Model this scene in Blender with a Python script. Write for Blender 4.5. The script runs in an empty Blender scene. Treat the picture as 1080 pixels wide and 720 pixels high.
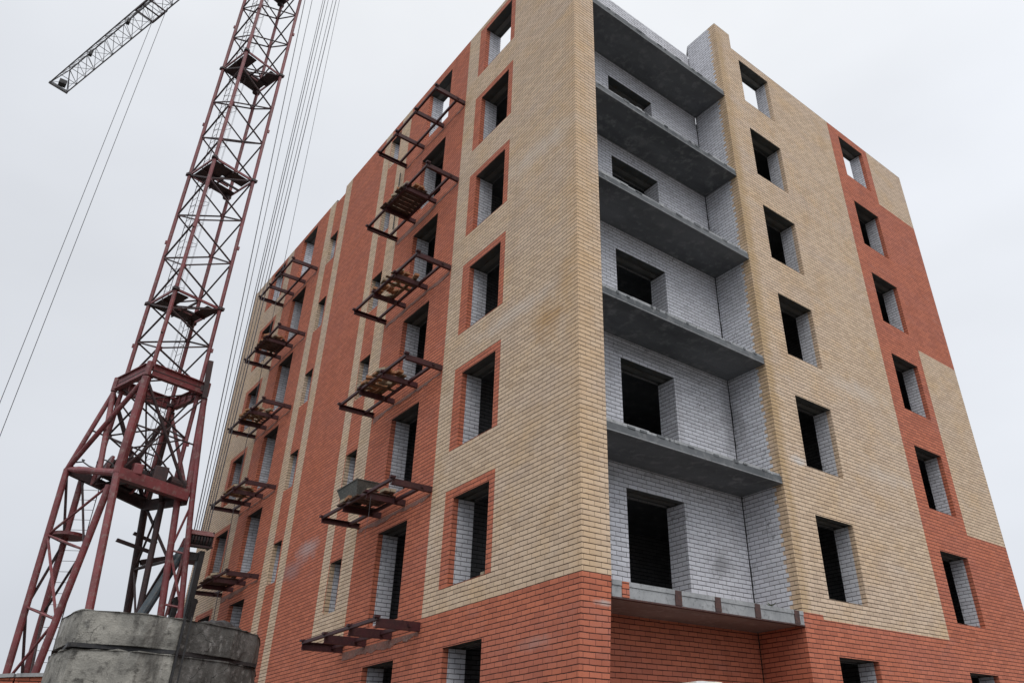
import bpy, math, random
from mathutils import Vector, Matrix
random.seed(7)
sc = bpy.context.scene
col = sc.collection

# ------------------------------------------------------------------ camera
cam_d = bpy.data.cameras.new("camera")
cam = bpy.data.objects.new("camera", cam_d); col.objects.link(cam)
cam_d.sensor_width = 36.0
cam_d.lens = 818.654 / 1080 * 36.0
cam_d.shift_x = -85.871 / 1080
cam_d.shift_y = -21.293 / 1080
cam_d.clip_end = 3000
CP = Vector((9.35435, -7.75301, -2.36246))
R_ = Vector((0.64513881, 0.76375089, -0.02192028))
U_ = Vector((0.39994384, -0.31310889, 0.86139871))
F_ = Vector((-0.6510306, 0.56448862, 0.50745616))
m = Matrix.Identity(4)
for i in range(3):
    m[i][0] = R_[i]; m[i][1] = U_[i]; m[i][2] = -F_[i]; m[i][3] = CP[i]
cam.matrix_world = m
sc.camera = cam
GZ = -4.06

# ------------------------------------------------------------------ world: overcast sky
SUN_EL, SUN_AZ = math.radians(58), math.radians(115)     # azimuth clockwise from +Y
w = bpy.data.worlds.new("World"); sc.world = w; w.use_nodes = True
nt = w.node_tree; N = nt.nodes; L = nt.links
bg = N["Background"]
sky = N.new("ShaderNodeTexSky"); sky.sky_type = 'NISHITA'; sky.sun_disc = False
sky.sun_elevation = SUN_EL; sky.sun_rotation = SUN_AZ; sky.dust_density = 4.0
tc = N.new("ShaderNodeTexCoord")
sep = N.new("ShaderNodeSeparateXYZ"); L.new(tc.outputs["Generated"], sep.inputs[0])
ramp = N.new("ShaderNodeValToRGB"); L.new(sep.outputs[2], ramp.inputs[0])
ramp.color_ramp.interpolation = 'EASE'
cr = ramp.color_ramp.elements
cr[0].position = 0.0; cr[0].color = (.60, .63, .685, 1)
cr[1].position = 1.0; cr[1].color = (1.0, 1.0, 1.0, 1)
e = cr.new(.35); e.color = (.675, .70, .745, 1)
e = cr.new(.62); e.color = (.72, .745, .79, 1)
e = cr.new(.80); e.color = (.80, .82, .85, 1)
no = N.new("ShaderNodeTexNoise"); no.inputs["Scale"].default_value = 1.7; no.inputs["Detail"].default_value = 4
mp = N.new("ShaderNodeMapping"); mp.inputs["Scale"].default_value = (1, 1, 2.2)
mp.inputs["Location"].default_value = (3.1, .4, 0)
L.new(tc.outputs["Generated"], mp.inputs[0]); L.new(mp.outputs[0], no.inputs["Vector"])
mr = N.new("ShaderNodeMapRange"); L.new(no.outputs["Fac"], mr.inputs[0])
mr.inputs[1].default_value = .3; mr.inputs[2].default_value = .7; mr.inputs[3].default_value = 10.9; mr.inputs[4].default_value = 12.6
# the cloud is thinner towards the north east, so brighter there
dt = N.new("ShaderNodeVectorMath"); dt.operation = 'DOT_PRODUCT'; L.new(tc.outputs["Generated"], dt.inputs[0]); dt.inputs[1].default_value = (.645, .764, 0)
mh = N.new("ShaderNodeMapRange"); L.new(dt.outputs["Value"], mh.inputs[0])
mh.inputs[1].default_value = -.6; mh.inputs[2].default_value = .5; mh.inputs[3].default_value = .895; mh.inputs[4].default_value = 1.06
mu = N.new("ShaderNodeMath"); mu.operation = 'MULTIPLY'; L.new(mr.outputs[0], mu.inputs[0]); L.new(mh.outputs[0], mu.inputs[1])
vm = N.new("ShaderNodeVectorMath"); vm.operation = 'SCALE'
L.new(ramp.outputs[0], vm.inputs[0]); L.new(mu.outputs[0], vm.inputs["Scale"])
mx = N.new("ShaderNodeMix"); mx.data_type = 'RGBA'; mx.inputs[0].default_value = .95
L.new(sky.outputs[0], mx.inputs[6]); L.new(vm.outputs[0], mx.inputs[7])
L.new(mx.outputs[2], bg.inputs[0]); bg.inputs[1].default_value = 0.1

sun_d = bpy.data.lights.new("sun", 'SUN'); sun = bpy.data.objects.new("sun", sun_d); col.objects.link(sun)
sun_d.energy = 1.5; sun_d.angle = math.radians(60); sun_d.color = (1.0, .97, .93)
sd = Vector((math.sin(SUN_AZ) * math.cos(SUN_EL), math.cos(SUN_AZ) * math.cos(SUN_EL), math.sin(SUN_EL)))
sun.rotation_euler = sd.to_track_quat('Z', 'Y').to_euler()
vs = sc.view_settings
vs.view_transform = 'Standard'; vs.look = 'None'; vs.exposure = 0.0; vs.gamma = 1.0; vs.use_curve_mapping = False

# ------------------------------------------------------------------ material helpers
def mat(name, rough=.85, metal=0):
    M = bpy.data.materials.new(name); M.use_nodes = True
    b = M.node_tree.nodes["Principled BSDF"]
    b.inputs["Roughness"].default_value = rough; b.inputs["Metallic"].default_value = metal
    return M, M.node_tree, b
def nd(t, typ, **kw):
    n = t.nodes.new(typ)
    for k, v in kw.items(): setattr(n, k, v)
    return n
def mixc(t, fac, a, b, blend='MIX'):
    n = nd(t, "ShaderNodeMix", data_type='RGBA', blend_type=blend)
    for sock, v in ((n.inputs[0], fac), (n.inputs[6], a), (n.inputs[7], b)):
        if hasattr(v, 'links') or isinstance(v, bpy.types.NodeSocket): t.links.new(v, sock)
        elif isinstance(v, (int, float)): sock.default_value = v
        else: sock.default_value = (*v, 1)
    return n.outputs[2]
def math_(t, op, a, b=None, c=None):
    n = nd(t, "ShaderNodeMath", operation=op)
    for i, v in enumerate((a, b, c)):
        if v is None: continue
        if isinstance(v, bpy.types.NodeSocket): t.links.new(v, n.inputs[i])
        else: n.inputs[i].default_value = v
    return n.outputs[0]
def rng(t, v, a, b, c=0., d=1.):
    n = nd(t, "ShaderNodeMapRange"); t.links.new(v, n.inputs[0])
    for i, q in enumerate((a, b, c, d)): n.inputs[i + 1].default_value = q
    return n.outputs[0]
def noise(t, vec, scale, detail=3, rough=.55, stretch=None):
    n = nd(t, "ShaderNodeTexNoise"); n.inputs["Scale"].default_value = scale
    n.inputs["Detail"].default_value = detail; n.inputs["Roughness"].default_value = rough
    if stretch:
        q = nd(t, "ShaderNodeMapping"); q.inputs["Scale"].default_value = stretch
        t.links.new(vec, q.inputs[0]); vec = q.outputs[0]
    t.links.new(vec, n.inputs["Vector"]); return n.outputs["Fac"]

BW, BH = .245, .0875
def brick_mat(name, c1, c2, mortar, msize=.0075, dirt=.25, bloom=.0, bloomcol=(.55, .5, .47), spots=None, holes=0., bumpd=.012, batch=None, tintamt=.6, bedcol=None, bedamt=.92, gold=0, streak=0):
    """wall brickwork laid out in world metres: courses along z, bricks along whichever wall direction the face has"""
    M, t, b = mat(name, .9)
    g = nd(t, "ShaderNodeNewGeometry")
    P = nd(t, "ShaderNodeSeparateXYZ"); t.links.new(g.outputs["Position"], P.inputs[0])
    Nn = nd(t, "ShaderNodeSeparateXYZ"); t.links.new(g.outputs["True Normal"], Nn.inputs[0])
    ax = math_(t, 'GREATER_THAN', math_(t, 'ABSOLUTE', Nn.outputs[0]), .6)
    az = math_(t, 'GREATER_THAN', math_(t, 'ABSOLUTE', Nn.outputs[2]), .6)
    # u = y on x-facing walls, x otherwise ; v = z, or y on horizontal faces
    u = math_(t, 'ADD', math_(t, 'MULTIPLY', ax, P.outputs[1]), math_(t, 'MULTIPLY', math_(t, 'SUBTRACT', 1, ax), P.outputs[0]))
    v = math_(t, 'ADD', math_(t, 'MULTIPLY', az, P.outputs[1]), math_(t, 'MULTIPLY', math_(t, 'SUBTRACT', 1, az), P.outputs[2]))
    wob = noise(t, g.outputs["Position"], 1.3, 2)
    wob2 = noise(t, g.outputs["Position"], 9, 2)
    u = math_(t, 'ADD', math_(t, 'ADD', u, 100.03), math_(t, 'MULTIPLY', wob, .03))
    u = math_(t, 'ADD', u, math_(t, 'MULTIPLY', wob2, .012))
    v = math_(t, 'ADD', math_(t, 'ADD', v, BH * 400 - .385), math_(t, 'MULTIPLY', math_(t, 'SUBTRACT', wob, .5), .022))
    cb = nd(t, "ShaderNodeCombineXYZ"); t.links.new(u, cb.inputs[0]); t.links.new(v, cb.inputs[1])
    br = nd(t, "ShaderNodeTexBrick"); t.links.new(cb.outputs[0], br.inputs["Vector"])
    br.inputs["Scale"].default_value = 1; br.inputs["Mortar Size"].default_value = msize
    br.inputs["Mortar Smooth"].default_value = .25; br.inputs["Brick Width"].default_value = BW
    br.inputs["Row Height"].default_value = BH; br.offset = .5
    br.inputs["Color1"].default_value = (*c1, 1); br.inputs["Color2"].default_value = (*c2, 1); br.inputs["Mortar"].default_value = (*mortar, 1)
    c = br.outputs["Color"]
    # second, coarser tint so no two neighbouring bricks match
    br2 = nd(t, "ShaderNodeTexBrick"); t.links.new(cb.outputs[0], br2.inputs["Vector"])
    br2.inputs["Scale"].default_value = 1; br2.inputs["Mortar Size"].default_value = 0
    br2.inputs["Brick Width"].default_value = BW; br2.inputs["Row Height"].default_value = BH; br2.offset = .5
    br2.inputs["Bias"].default_value = -.55
    br2.inputs["Color1"].default_value = (1, 1, 1, 1); br2.inputs["Color2"].default_value = (.70, .68, .66, 1)
    c = mixc(t, tintamt, c, br2.outputs["Color"], 'MULTIPLY')
    rowf = math_(t, 'FRACT', math_(t, 'DIVIDE', v, BH))
    dj = math_(t, 'MULTIPLY', math_(t, 'MINIMUM', rowf, math_(t, 'SUBTRACT', 1, rowf)), BH)
    jw_ = rng(t, noise(t, g.outputs["Position"], 6.0, 3, .6, (1, 1, 6)), .3, .7, .0045, .0105)
    bed = math_(t, 'MULTIPLY', rng(t, math_(t, 'SUBTRACT', dj, jw_), -.002, .002, 1, 0), bedamt)
    big = noise(t, g.outputs["Position"], .45, 4, .6, (1, 1, 1.6))
    c = mixc(t, rng(t, big, .35, .72, 0, dirt), c, (mortar[0] * 1.8, mortar[1] * 1.8, mortar[2] * 1.8))
    if batch:      # bands of bricks from another delivery
        bn = noise(t, g.outputs["Position"], .5, 2, .5, (.35, .35, 1.9))
        c = mixc(t, rng(t, bn, .5, .58, 0, .38), c, mixc(t, 1., br.outputs["Color"], batch, 'MULTIPLY'))
    if gold:       # warmer bricks in loose patches
        gn = noise(t, g.outputs["Position"], .9, 4, .65, (1, 1, 1.5))
        gm = math_(t, 'MULTIPLY', rng(t, gn, .48, .68, 0, gold), rng(t, br2.outputs["Color"], .6, 1, .45, 1))
        c = mixc(t, gm, c, mixc(t, 1., c, (1.0, .87, .62), 'MULTIPLY'))
    if streak:     # washed-down soot
        sn = noise(t, g.outputs["Position"], 1.6, 4, .6, (1.6, 1.6, .12))
        c = mixc(t, rng(t, sn, .54, .76, 0, streak), c, mixc(t, 1., c, (.66, .64, .62), 'MULTIPLY'))
    if bloom:
        bl = noise(t, g.outputs["Position"], 1.1, 5, .65, (.8, .8, 2.4))
        inv = math_(t, 'SUBTRACT', 1, br.outputs["Fac"])
        c = mixc(t, math_(t, 'MULTIPLY', rng(t, bl, .56, .78, 0, bloom), inv), c, bloomcol)
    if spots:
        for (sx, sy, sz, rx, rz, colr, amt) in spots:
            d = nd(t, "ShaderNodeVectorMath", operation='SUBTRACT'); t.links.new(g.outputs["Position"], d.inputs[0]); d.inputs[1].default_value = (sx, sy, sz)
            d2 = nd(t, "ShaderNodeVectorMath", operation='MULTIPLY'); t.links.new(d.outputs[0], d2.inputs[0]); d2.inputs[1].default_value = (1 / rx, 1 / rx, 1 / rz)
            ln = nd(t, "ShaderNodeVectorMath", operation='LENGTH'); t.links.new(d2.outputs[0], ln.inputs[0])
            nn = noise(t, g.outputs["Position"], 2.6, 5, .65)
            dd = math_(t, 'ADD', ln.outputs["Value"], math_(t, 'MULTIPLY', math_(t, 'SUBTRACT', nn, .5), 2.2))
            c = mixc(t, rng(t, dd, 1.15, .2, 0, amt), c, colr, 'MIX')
    if holes:
        hn = noise(t, g.outputs["Position"], 1.7, 3, .6)
        hn2 = noise(t, g.outputs["Position"], 11.0, 4, .75)
        hh = math_(t, 'MULTIPLY', rng(t, hn, .52, .66), rng(t, hn2, .54, .64))
        c = mixc(t, math_(t, 'MULTIPLY', hh, holes), c, (.09, .09, .095))
    c = mixc(t, bed, c, bedcol or tuple(x * .5 for x in mortar))
    fine = noise(t, g.outputs["Position"], 60, 3)
    c = mixc(t, 1., c, mixc(t, fine, (.82, .82, .82), (1.14, 1.14, 1.14)), 'MULTIPLY')
    t.links.new(c, b.inputs["Base Color"])
    h = math_(t, 'ADD', math_(t, 'MULTIPLY', math_(t, 'MAXIMUM', br.outputs["Fac"], bed), -1.), math_(t, 'MULTIPLY', fine, .25))
    bp = nd(t, "ShaderNodeBump"); bp.inputs["Strength"].default_value = .55; bp.inputs["Distance"].default_value = bumpd
    t.links.new(h, bp.inputs["Height"]); t.links.new(bp.outputs[0], b.inputs["Normal"])
    return M

def rough_mat(name, c1, c2, c3=None, scale=2., rough=.85, metal=0, stretch=None, bump=.01, spec=None, fine=40, crack=0, obj=False, streaks=0):
    M, t, b = mat(name, rough, metal)
    g = nd(t, "ShaderNodeTexCoord") if obj else nd(t, "ShaderNodeNewGeometry")
    P = g.outputs["Object"] if obj else g.outputs["Position"]
    n1 = noise(t, P, scale, 6, .62, stretch)
    n2 = noise(t, P, scale * 4.3, 5, .65)
    nf = noise(t, P, fine, 3)
    c = mixc(t, rng(t, n1, .36, .64), c1, c2)
    if c3: c = mixc(t, rng(t, n2, .52, .68), c, c3)
    h = math_(t, 'ADD', n2, math_(t, 'MULTIPLY', nf, .35))
    if streaks:
        s1 = noise(t, P, 3.0, 5, .65, (1.5, 1.5, .22)); c = mixc(t, rng(t, s1, .5, .66, 0, streaks), c, (.07, .066, .06))
        s2 = noise(t, P, 9.0, 5, .7); c = mixc(t, rng(t, s2, .56, .72, 0, streaks * .8), c, (.10, .097, .088))
        s3 = noise(t, P, 5.0, 4, .6, (1, 1, .4)); c = mixc(t, rng(t, s3, .60, .70, 0, .6), c, (.56, .55, .52))
    if crack:
        v = nd(t, "ShaderNodeTexVoronoi", feature='DISTANCE_TO_EDGE'); v.inputs["Scale"].default_value = crack
        wv = nd(t, "ShaderNodeVectorMath", operation='ADD'); t.links.new(P, wv.inputs[0])
        wn = nd(t, "ShaderNodeTexNoise"); wn.inputs["Scale"].default_value = 3.5; wn.inputs["Detail"].default_value = 5
        t.links.new(P, wn.inputs["Vector"])
        sv = nd(t, "ShaderNodeVectorMath", operation='SCALE'); sv.inputs["Scale"].default_value = .45
        t.links.new(wn.outputs["Color"], sv.inputs[0]); t.links.new(sv.outputs[0], wv.inputs[1])
        t.links.new(wv.outputs[0], v.inputs["Vector"])
        ck = rng(t, v.outputs["Distance"], .0, .012, 1, 0)
        mk = rng(t, noise(t, P, 1.1, 2), .46, .56)
        ck = math_(t, 'MULTIPLY', ck, mk)
        c = mixc(t, math_(t, 'MULTIPLY', ck, .8), c, (.03, .03, .028))
        h = math_(t, 'SUBTRACT', h, math_(t, 'MULTIPLY', ck, .8))
    c = mixc(t, 1., c, mixc(t, nf, (.85, .85, .85), (1.12, 1.12, 1.12)), 'MULTIPLY')
    t.links.new(c, b.inputs["Base Color"])
    bp = nd(t, "ShaderNodeBump"); bp.inputs["Strength"].default_value = .5; bp.inputs["Distance"].default_value = bump
    t.links.new(h, bp.inputs["Height"]); t.links.new(bp.outputs[0], b.inputs["Normal"])
    return M

YEL = brick_mat("tan_brick", (.79, .605, .435), (.69, .52, .37), (.27, .195, .135), msize=.0055, bedcol=(.070, .042, .024), dirt=.13, gold=.42, streak=.25, tintamt=.6, bloom=.38, bloomcol=(.66, .58, .52),
                batch=(.93, .96, 1.06),
                spots=[(-.95, 0, 5.25, .55, .45, (.54, .31, .12), .62), (-.35, 0, 5.8, .35, .6, (.60, .36, .15), .4), (0, .1, 6.5, .42, 12., (.70, .46, .24), .42), (-1.3, 0, 9.9, 1.8, .35, (.76, .66, .57), .55), (-2.2, 0, 5.95, 1.5, .22, (.76, .66, .57), .6), (-1.0, 0, 13.0, 1.6, .4, (.55, .42, .31), .35), (0, 9.4, 6.1, 1.5, .3, (.76, .66, .57), .55), (0, 9.8, 3.9, 1.3, .25, (.76, .66, .57), .5), (0, 6.2, 3.5, .35, .12, (.74, .72, .70), .7), (0, 5.6, 8, .25, 14, (.52, .35, .17), .7)])
RED = brick_mat("red_brick", (.65, .205, .115), (.54, .165, .095), (.19, .055, .038), msize=.0055, bedcol=(.050, .014, .009), dirt=.2, gold=.3, streak=.3, tintamt=.6, bloom=.30, bloomcol=(.50, .28, .25),
                batch=(.86, .92, 1.1),
                spots=[(-11.45, 0, 3.05, .85, .3, (.54, .39, .37), .85), (-12.4, 0, 2.7, .9, .28, (.40, .25, .24), .7), (-1.1, 0, -.5, .5, .12, (.50, .31, .27), .5),
                       (0, .45, -.04, .2, .05, (.6, .5, .46), .9), (-11.3, 0, -1.1, 1.1, .4, (.4, .27, .25), .6)])
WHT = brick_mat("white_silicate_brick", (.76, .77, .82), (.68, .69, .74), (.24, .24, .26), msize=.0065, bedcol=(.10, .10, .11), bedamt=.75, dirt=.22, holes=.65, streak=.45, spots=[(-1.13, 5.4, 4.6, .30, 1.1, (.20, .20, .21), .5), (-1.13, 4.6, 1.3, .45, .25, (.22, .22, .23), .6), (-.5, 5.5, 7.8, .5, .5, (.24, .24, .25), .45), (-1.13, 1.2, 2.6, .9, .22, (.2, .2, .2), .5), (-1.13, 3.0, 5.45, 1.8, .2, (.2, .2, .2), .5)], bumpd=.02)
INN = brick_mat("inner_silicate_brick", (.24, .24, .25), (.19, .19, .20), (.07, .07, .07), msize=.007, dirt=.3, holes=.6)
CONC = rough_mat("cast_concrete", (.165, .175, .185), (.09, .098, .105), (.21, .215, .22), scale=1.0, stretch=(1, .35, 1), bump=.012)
CONCP = rough_mat("pinkish_concrete", (.34, .27, .25), (.24, .19, .175), (.40, .34, .32), scale=1.4, stretch=(1, .4, 1))
CONCL = rough_mat("pale_screed", (.42, .43, .44), (.30, .31, .32), (.20, .205, .21), scale=2.5, bump=.01)
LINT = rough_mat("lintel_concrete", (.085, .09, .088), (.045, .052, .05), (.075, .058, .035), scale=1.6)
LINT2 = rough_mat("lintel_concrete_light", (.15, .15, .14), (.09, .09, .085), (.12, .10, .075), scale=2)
BAND = rough_mat("rusty_brown_steel", (.05, .022, .02), (.085, .035, .028), (.13, .05, .03), scale=5, rough=.6)
FRM = rough_mat("dark_red_primer", (.062, .012, .017), (.035, .010, .013), (.075, .03, .024), scale=4, rough=.55, bump=.004)
CRN = rough_mat("crane_red_paint", (.25, .062, .068), (.15, .042, .046), (.24, .15, .14), scale=1.6, rough=.5, bump=.004)  # maroon paint, lightened a little to carry the haze in its colour
CRD = rough_mat("crane_dark_steel", (.055, .026, .028), (.03, .022, .024), (.08, .04, .035), scale=3, rough=.6, bump=.004)
MORT = rough_mat("reddish_mortar", (.30, .13, .10), (.20, .12, .10), (.36, .24, .21), scale=5)
SHC = rough_mat("faded_red_sheave_paint", (.30, .13, .13), (.20, .075, .075), (.33, .25, .24), scale=3, rough=.55)
JIB = rough_mat("hazed_grey_paint", (.20, .20, .215), (.15, .15, .16), (.23, .22, .22), scale=1, rough=.6, bump=.003)  # grey jib steel, with the haze of distance put into the paint colour
ROPE = rough_mat("steel_rope", (.10, .10, .115), (.06, .06, .07), scale=3, rough=.5, bump=.001)
BLK = rough_mat("black_rubber", (.018, .018, .02), (.03, .03, .032), (.05, .045, .04), scale=5, rough=.55)
PIPE = rough_mat("blue_grey_pipe", (.075, .105, .125), (.05, .07, .085), (.12, .11, .10), scale=4, rough=.5)
WOOD = rough_mat("weathered_board", (.20, .12, .06), (.11, .065, .035), (.30, .22, .13), scale=3, stretch=(.5, 5, 5), rough=.8)
WOODD = rough_mat("dark_board", (.085, .045, .03), (.05, .03, .022), (.12, .07, .05), scale=3, stretch=(.5, 5, 5), rough=.8)
OBR = rough_mat("loose_orange_brick", (.42, .20, .09), (.30, .12, .06), (.5, .34, .2), scale=5, obj=True)
CBR = rough_mat("loose_cream_brick", (.42, .34, .24), (.32, .26, .18), (.3, .25, .2), scale=5, obj=True)
TUBM = rough_mat("mortar_caked_steel", (.075, .08, .072), (.12, .12, .108), (.20, .20, .185), scale=6, rough=.7)
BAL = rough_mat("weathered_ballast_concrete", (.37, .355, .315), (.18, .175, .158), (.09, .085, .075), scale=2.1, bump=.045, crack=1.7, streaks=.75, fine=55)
BALD = rough_mat("dark_ballast_concrete", (.15, .145, .135), (.05, .047, .043), (.21, .20, .19), scale=2.4, bump=.045, crack=1.5, stretch=(1, 1, .6), streaks=.6, fine=55)  # darker concrete for the right-hand sides, tops and undersides of the ballast
DIRT = rough_mat("site_soil", (.095, .085, .072), (.06, .054, .047), (.13, .12, .105), scale=.6, bump=.05, fine=8)
ZINC = rough_mat("galvanised_wire", (.3, .31, .33), (.22, .23, .25), scale=3, rough=.5, bump=.001)
WHB = rough_mat("white_woven_sack", (.72, .72, .70), (.62, .62, .61), (.5, .5, .5), scale=6, rough=.8)
LEAF = rough_mat("weed_leaf", (.06, .10, .03), (.10, .14, .05), scale=8)

# ------------------------------------------------------------------ mesh helpers
class MB:
    def __init__(s): s.v = []; s.f = []; s.m = []; s.mats = []
    def mi(s, M):
        if M not in s.mats: s.mats.append(M)
        return s.mats.index(M)
    def poly(s, pts, M, out=None):
        pts = [Vector(p) for p in pts]
        if out is not None:
            n = (pts[1] - pts[0]).cross(pts[2] - pts[0])
            if n.dot(Vector(out)) < 0: pts.reverse()
        i = len(s.v); s.v += pts; s.f.append(list(range(i, i + len(pts)))); s.m.append(s.mi(M))
    def hexa(s, c, M):
        i = len(s.v); s.v += [Vector(p) for p in c]
        for f in ((0, 3, 2, 1), (4, 5, 6, 7), (0, 1, 5, 4), (1, 2, 6, 5), (2, 3, 7, 6), (3, 0, 4, 7)):
            s.f.append([i + k for k in f]); s.m.append(s.mi(M))
    def box(s, a, b, M):
        x0, y0, z0 = [min(a[k], b[k]) for k in range(3)]; x1, y1, z1 = [max(a[k], b[k]) for k in range(3)]
        s.hexa([(x0, y0, z0), (x1, y0, z0), (x1, y1, z0), (x0, y1, z0), (x0, y0, z1), (x1, y0, z1), (x1, y1, z1), (x0, y1, z1)], M)
    def beam(s, p, q, wd, h, M, up=(0, 0, 1)):
        p = Vector(p); q = Vector(q); d = (q - p).normalized(); up = Vector(up)
        if abs(d.dot(up)) > .98: up = Vector((1, 0, 0))
        sx = d.cross(up).normalized() * wd / 2; uy = sx.cross(d).normalized() * h / 2
        s.hexa([p - sx - uy, p + sx - uy, q + sx - uy, q - sx - uy, p - sx + uy, p + sx + uy, q + sx + uy, q - sx + uy], M)
    def chan(s, p, q, wd, h, M, th=.012, side=1):
        """channel section: web plus two flanges"""
        p = Vector(p); q = Vector(q); d = (q - p).normalized(); up = Vector((0, 0, 1)); sx = d.cross(up).normalized() * side
        s.beam(p, q, th, h, M)
        for zz in (-h / 2 + th / 2, h / 2 - th / 2):
            o = sx * (wd / 2 + th / 2) + up * zz
            s.beam(p + o, q + o, wd, th, M)
    def tube(s, p, q, r, M, n=8, r2=None, cap=True):
        p = Vector(p); q = Vector(q); d = (q - p).normalized(); r2 = r if r2 is None else r2
        a = d.orthogonal().normalized(); b = d.cross(a); i = len(s.v)
        for P, rr in ((p, r), (q, r2)):
            for k in range(n):
                t = 2 * math.pi * k / n; s.v.append(P + (a * math.cos(t) + b * math.sin(t)) * rr)
        for k in range(n):
            s.f.append([i + k, i + (k + 1) % n, i + n + (k + 1) % n, i + n + k]); s.m.append(s.mi(M))
        if cap:
            s.f.append([i + k for k in reversed(range(n))]); s.m.append(s.mi(M))
            s.f.append([i + n + k for k in range(n)]); s.m.append(s.mi(M))
    def path(s, pts, r, M, n=5):
        for a, b in zip(pts[:-1], pts[1:]): s.tube(a, b, r, M, n)
    def build(s, name, parent=None, origin=(0, 0, 0), smooth=False, bevel=0):
        me = bpy.data.meshes.new(name); o_ = Vector(origin)
        me.from_pydata([v - o_ for v in s.v], [], s.f)
        for M in s.mats: me.materials.append(M)
        me.polygons.foreach_set("material_index", s.m)
        if smooth: me.polygons.foreach_set("use_smooth", [True] * len(s.f))
        me.update()
        o = bpy.data.objects.new(name, me); col.objects.link(o)
        if parent:
            o.parent = parent; o.location = o_ - world_loc(parent)
        else: o.location = o_
        if bevel:
            bm = o.modifiers.new("bevel", 'BEVEL'); bm.width = bevel; bm.segments = 2; bm.limit_method = 'ANGLE'
        return o
def world_loc(o):
    p = Vector(o.location)
    while o.parent: o = o.parent; p = p + o.location
    return p
def empty(name, loc, label=None, cat=None, group=None):
    o = bpy.data.objects.new(name, None); col.objects.link(o); o.location = loc; o.empty_display_size = .3
    tag(o, label, cat, group); return o
def tag(o, label=None, cat=None, group=None, kind=None):
    if label: o["label"] = label
    if cat: o["category"] = cat
    if group: o["group"] = group
    if kind: o["kind"] = kind
    return o

# ------------------------------------------------------------------ ground
g = MB()
n = 24; S = 900
gp = [[Vector((-S + 2 * S * i / n, -S + 2 * S * j / n, GZ)) for j in range(n + 1)] for i in range(n + 1)]
for i in range(n):
    for j in range(n):
        g.poly([gp[i][j], gp[i + 1][j], gp[i + 1][j + 1], gp[i][j + 1]], DIRT, (0, 0, 1))
tag(g.build("ground"), kind="structure")

# ------------------------------------------------------------------ the apartment building
LX, LY = 22.65, 15.62           # length of the long facade (along -x), of the gable (along +y)
FH = 2.8
bld = empty("apartment_building", (0, 0, GZ),
            "unfinished seven storey block of tan and red brick with empty window openings and corner balconies", "apartment building")
TH = .5                          # wall thickness
def inr(v, a, b): return a < v < b
def wall_grid(mb, p3, out, ub, zb, zone, holes, depth_dir, inner=INN, leaf=.13, u0=None):
    """outer face with openings cut out, then each opening's jambs, sill and lintel through the wall's thickness"""
    for (a, b, c, d) in [h[:4] for h in holes]:
        ub = ub + [a, b]; zb = zb + [c, d]
    ub = sorted(set(round(x, 4) for x in ub)); zb = sorted(set(round(x, 4) for x in zb))
    for a, b in zip(ub[:-1], ub[1:]):
        for c, d in zip(zb[:-1], zb[1:]):
            um, zm = (a + b) / 2, (c + d) / 2
            if any(h[0] < um < h[1] and h[2] < zm < h[3] for h in holes): continue
            M = zone(um, zm)
            if M: mb.poly([p3(a, c, 0), p3(b, c, 0), p3(b, d, 0), p3(a, d, 0)], M, out)
    for h in holes:
        a, b, c, d = h[:4]
        lm = h[4] if len(h) > 4 else None
        for (s, e, Mq) in ((0, leaf, None), (leaf, TH, WHT)):
            ML = Mq or lm or zone(a - .01, (c + d) / 2) or WHT; MR = Mq or lm or zone(b + .01, (c + d) / 2) or WHT
            mb.poly([p3(a, c, s), p3(a, d, s), p3(a, d, e), p3(a, c, e)], ML, p3(1, 0, 0) - p3(0, 0, 0))
            mb.poly([p3(b, c, s), p3(b, d, s), p3(b, d, e), p3(b, c, e)], MR, p3(-1, 0, 0) - p3(0, 0, 0))
            mb.poly([p3(a, c, s), p3(b, c, s), p3(b, c, e), p3(a, c, e)], CONCL if Mq else (zone((a + b) / 2, c - .02) or CONCL), (0, 0, 1))
            # the lintel beams sit at slightly different heights behind the facing leaf
            if not Mq:
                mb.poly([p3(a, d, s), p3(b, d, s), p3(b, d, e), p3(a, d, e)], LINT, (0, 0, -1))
            else:
                nb_ = 3; prev = 0.0
                for i in range(nb_):
                    s0_, s1_ = s + (e - s) * i / nb_, s + (e - s) * (i + 1) / nb_; lift = (.045, .02, .05)[i]
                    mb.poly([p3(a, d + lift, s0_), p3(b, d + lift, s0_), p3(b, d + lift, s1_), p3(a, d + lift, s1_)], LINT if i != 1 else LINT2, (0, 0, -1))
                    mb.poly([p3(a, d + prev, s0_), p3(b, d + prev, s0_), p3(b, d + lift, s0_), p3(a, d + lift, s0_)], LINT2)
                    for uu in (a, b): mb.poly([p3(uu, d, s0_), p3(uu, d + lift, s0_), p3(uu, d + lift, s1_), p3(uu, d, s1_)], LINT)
                    prev = lift
    # inner face
    for a, b in zip(ub[:-1], ub[1:]):
        for c, d in zip(zb[:-1], zb[1:]):
            um, zm = (a + b) / 2, (c + d) / 2
            if any(h[0] < um < h[1] and h[2] < zm < h[3] for h in holes): continue
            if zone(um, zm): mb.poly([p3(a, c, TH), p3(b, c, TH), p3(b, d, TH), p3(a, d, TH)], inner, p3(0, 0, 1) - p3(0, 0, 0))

TOPL = 16.9
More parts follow.
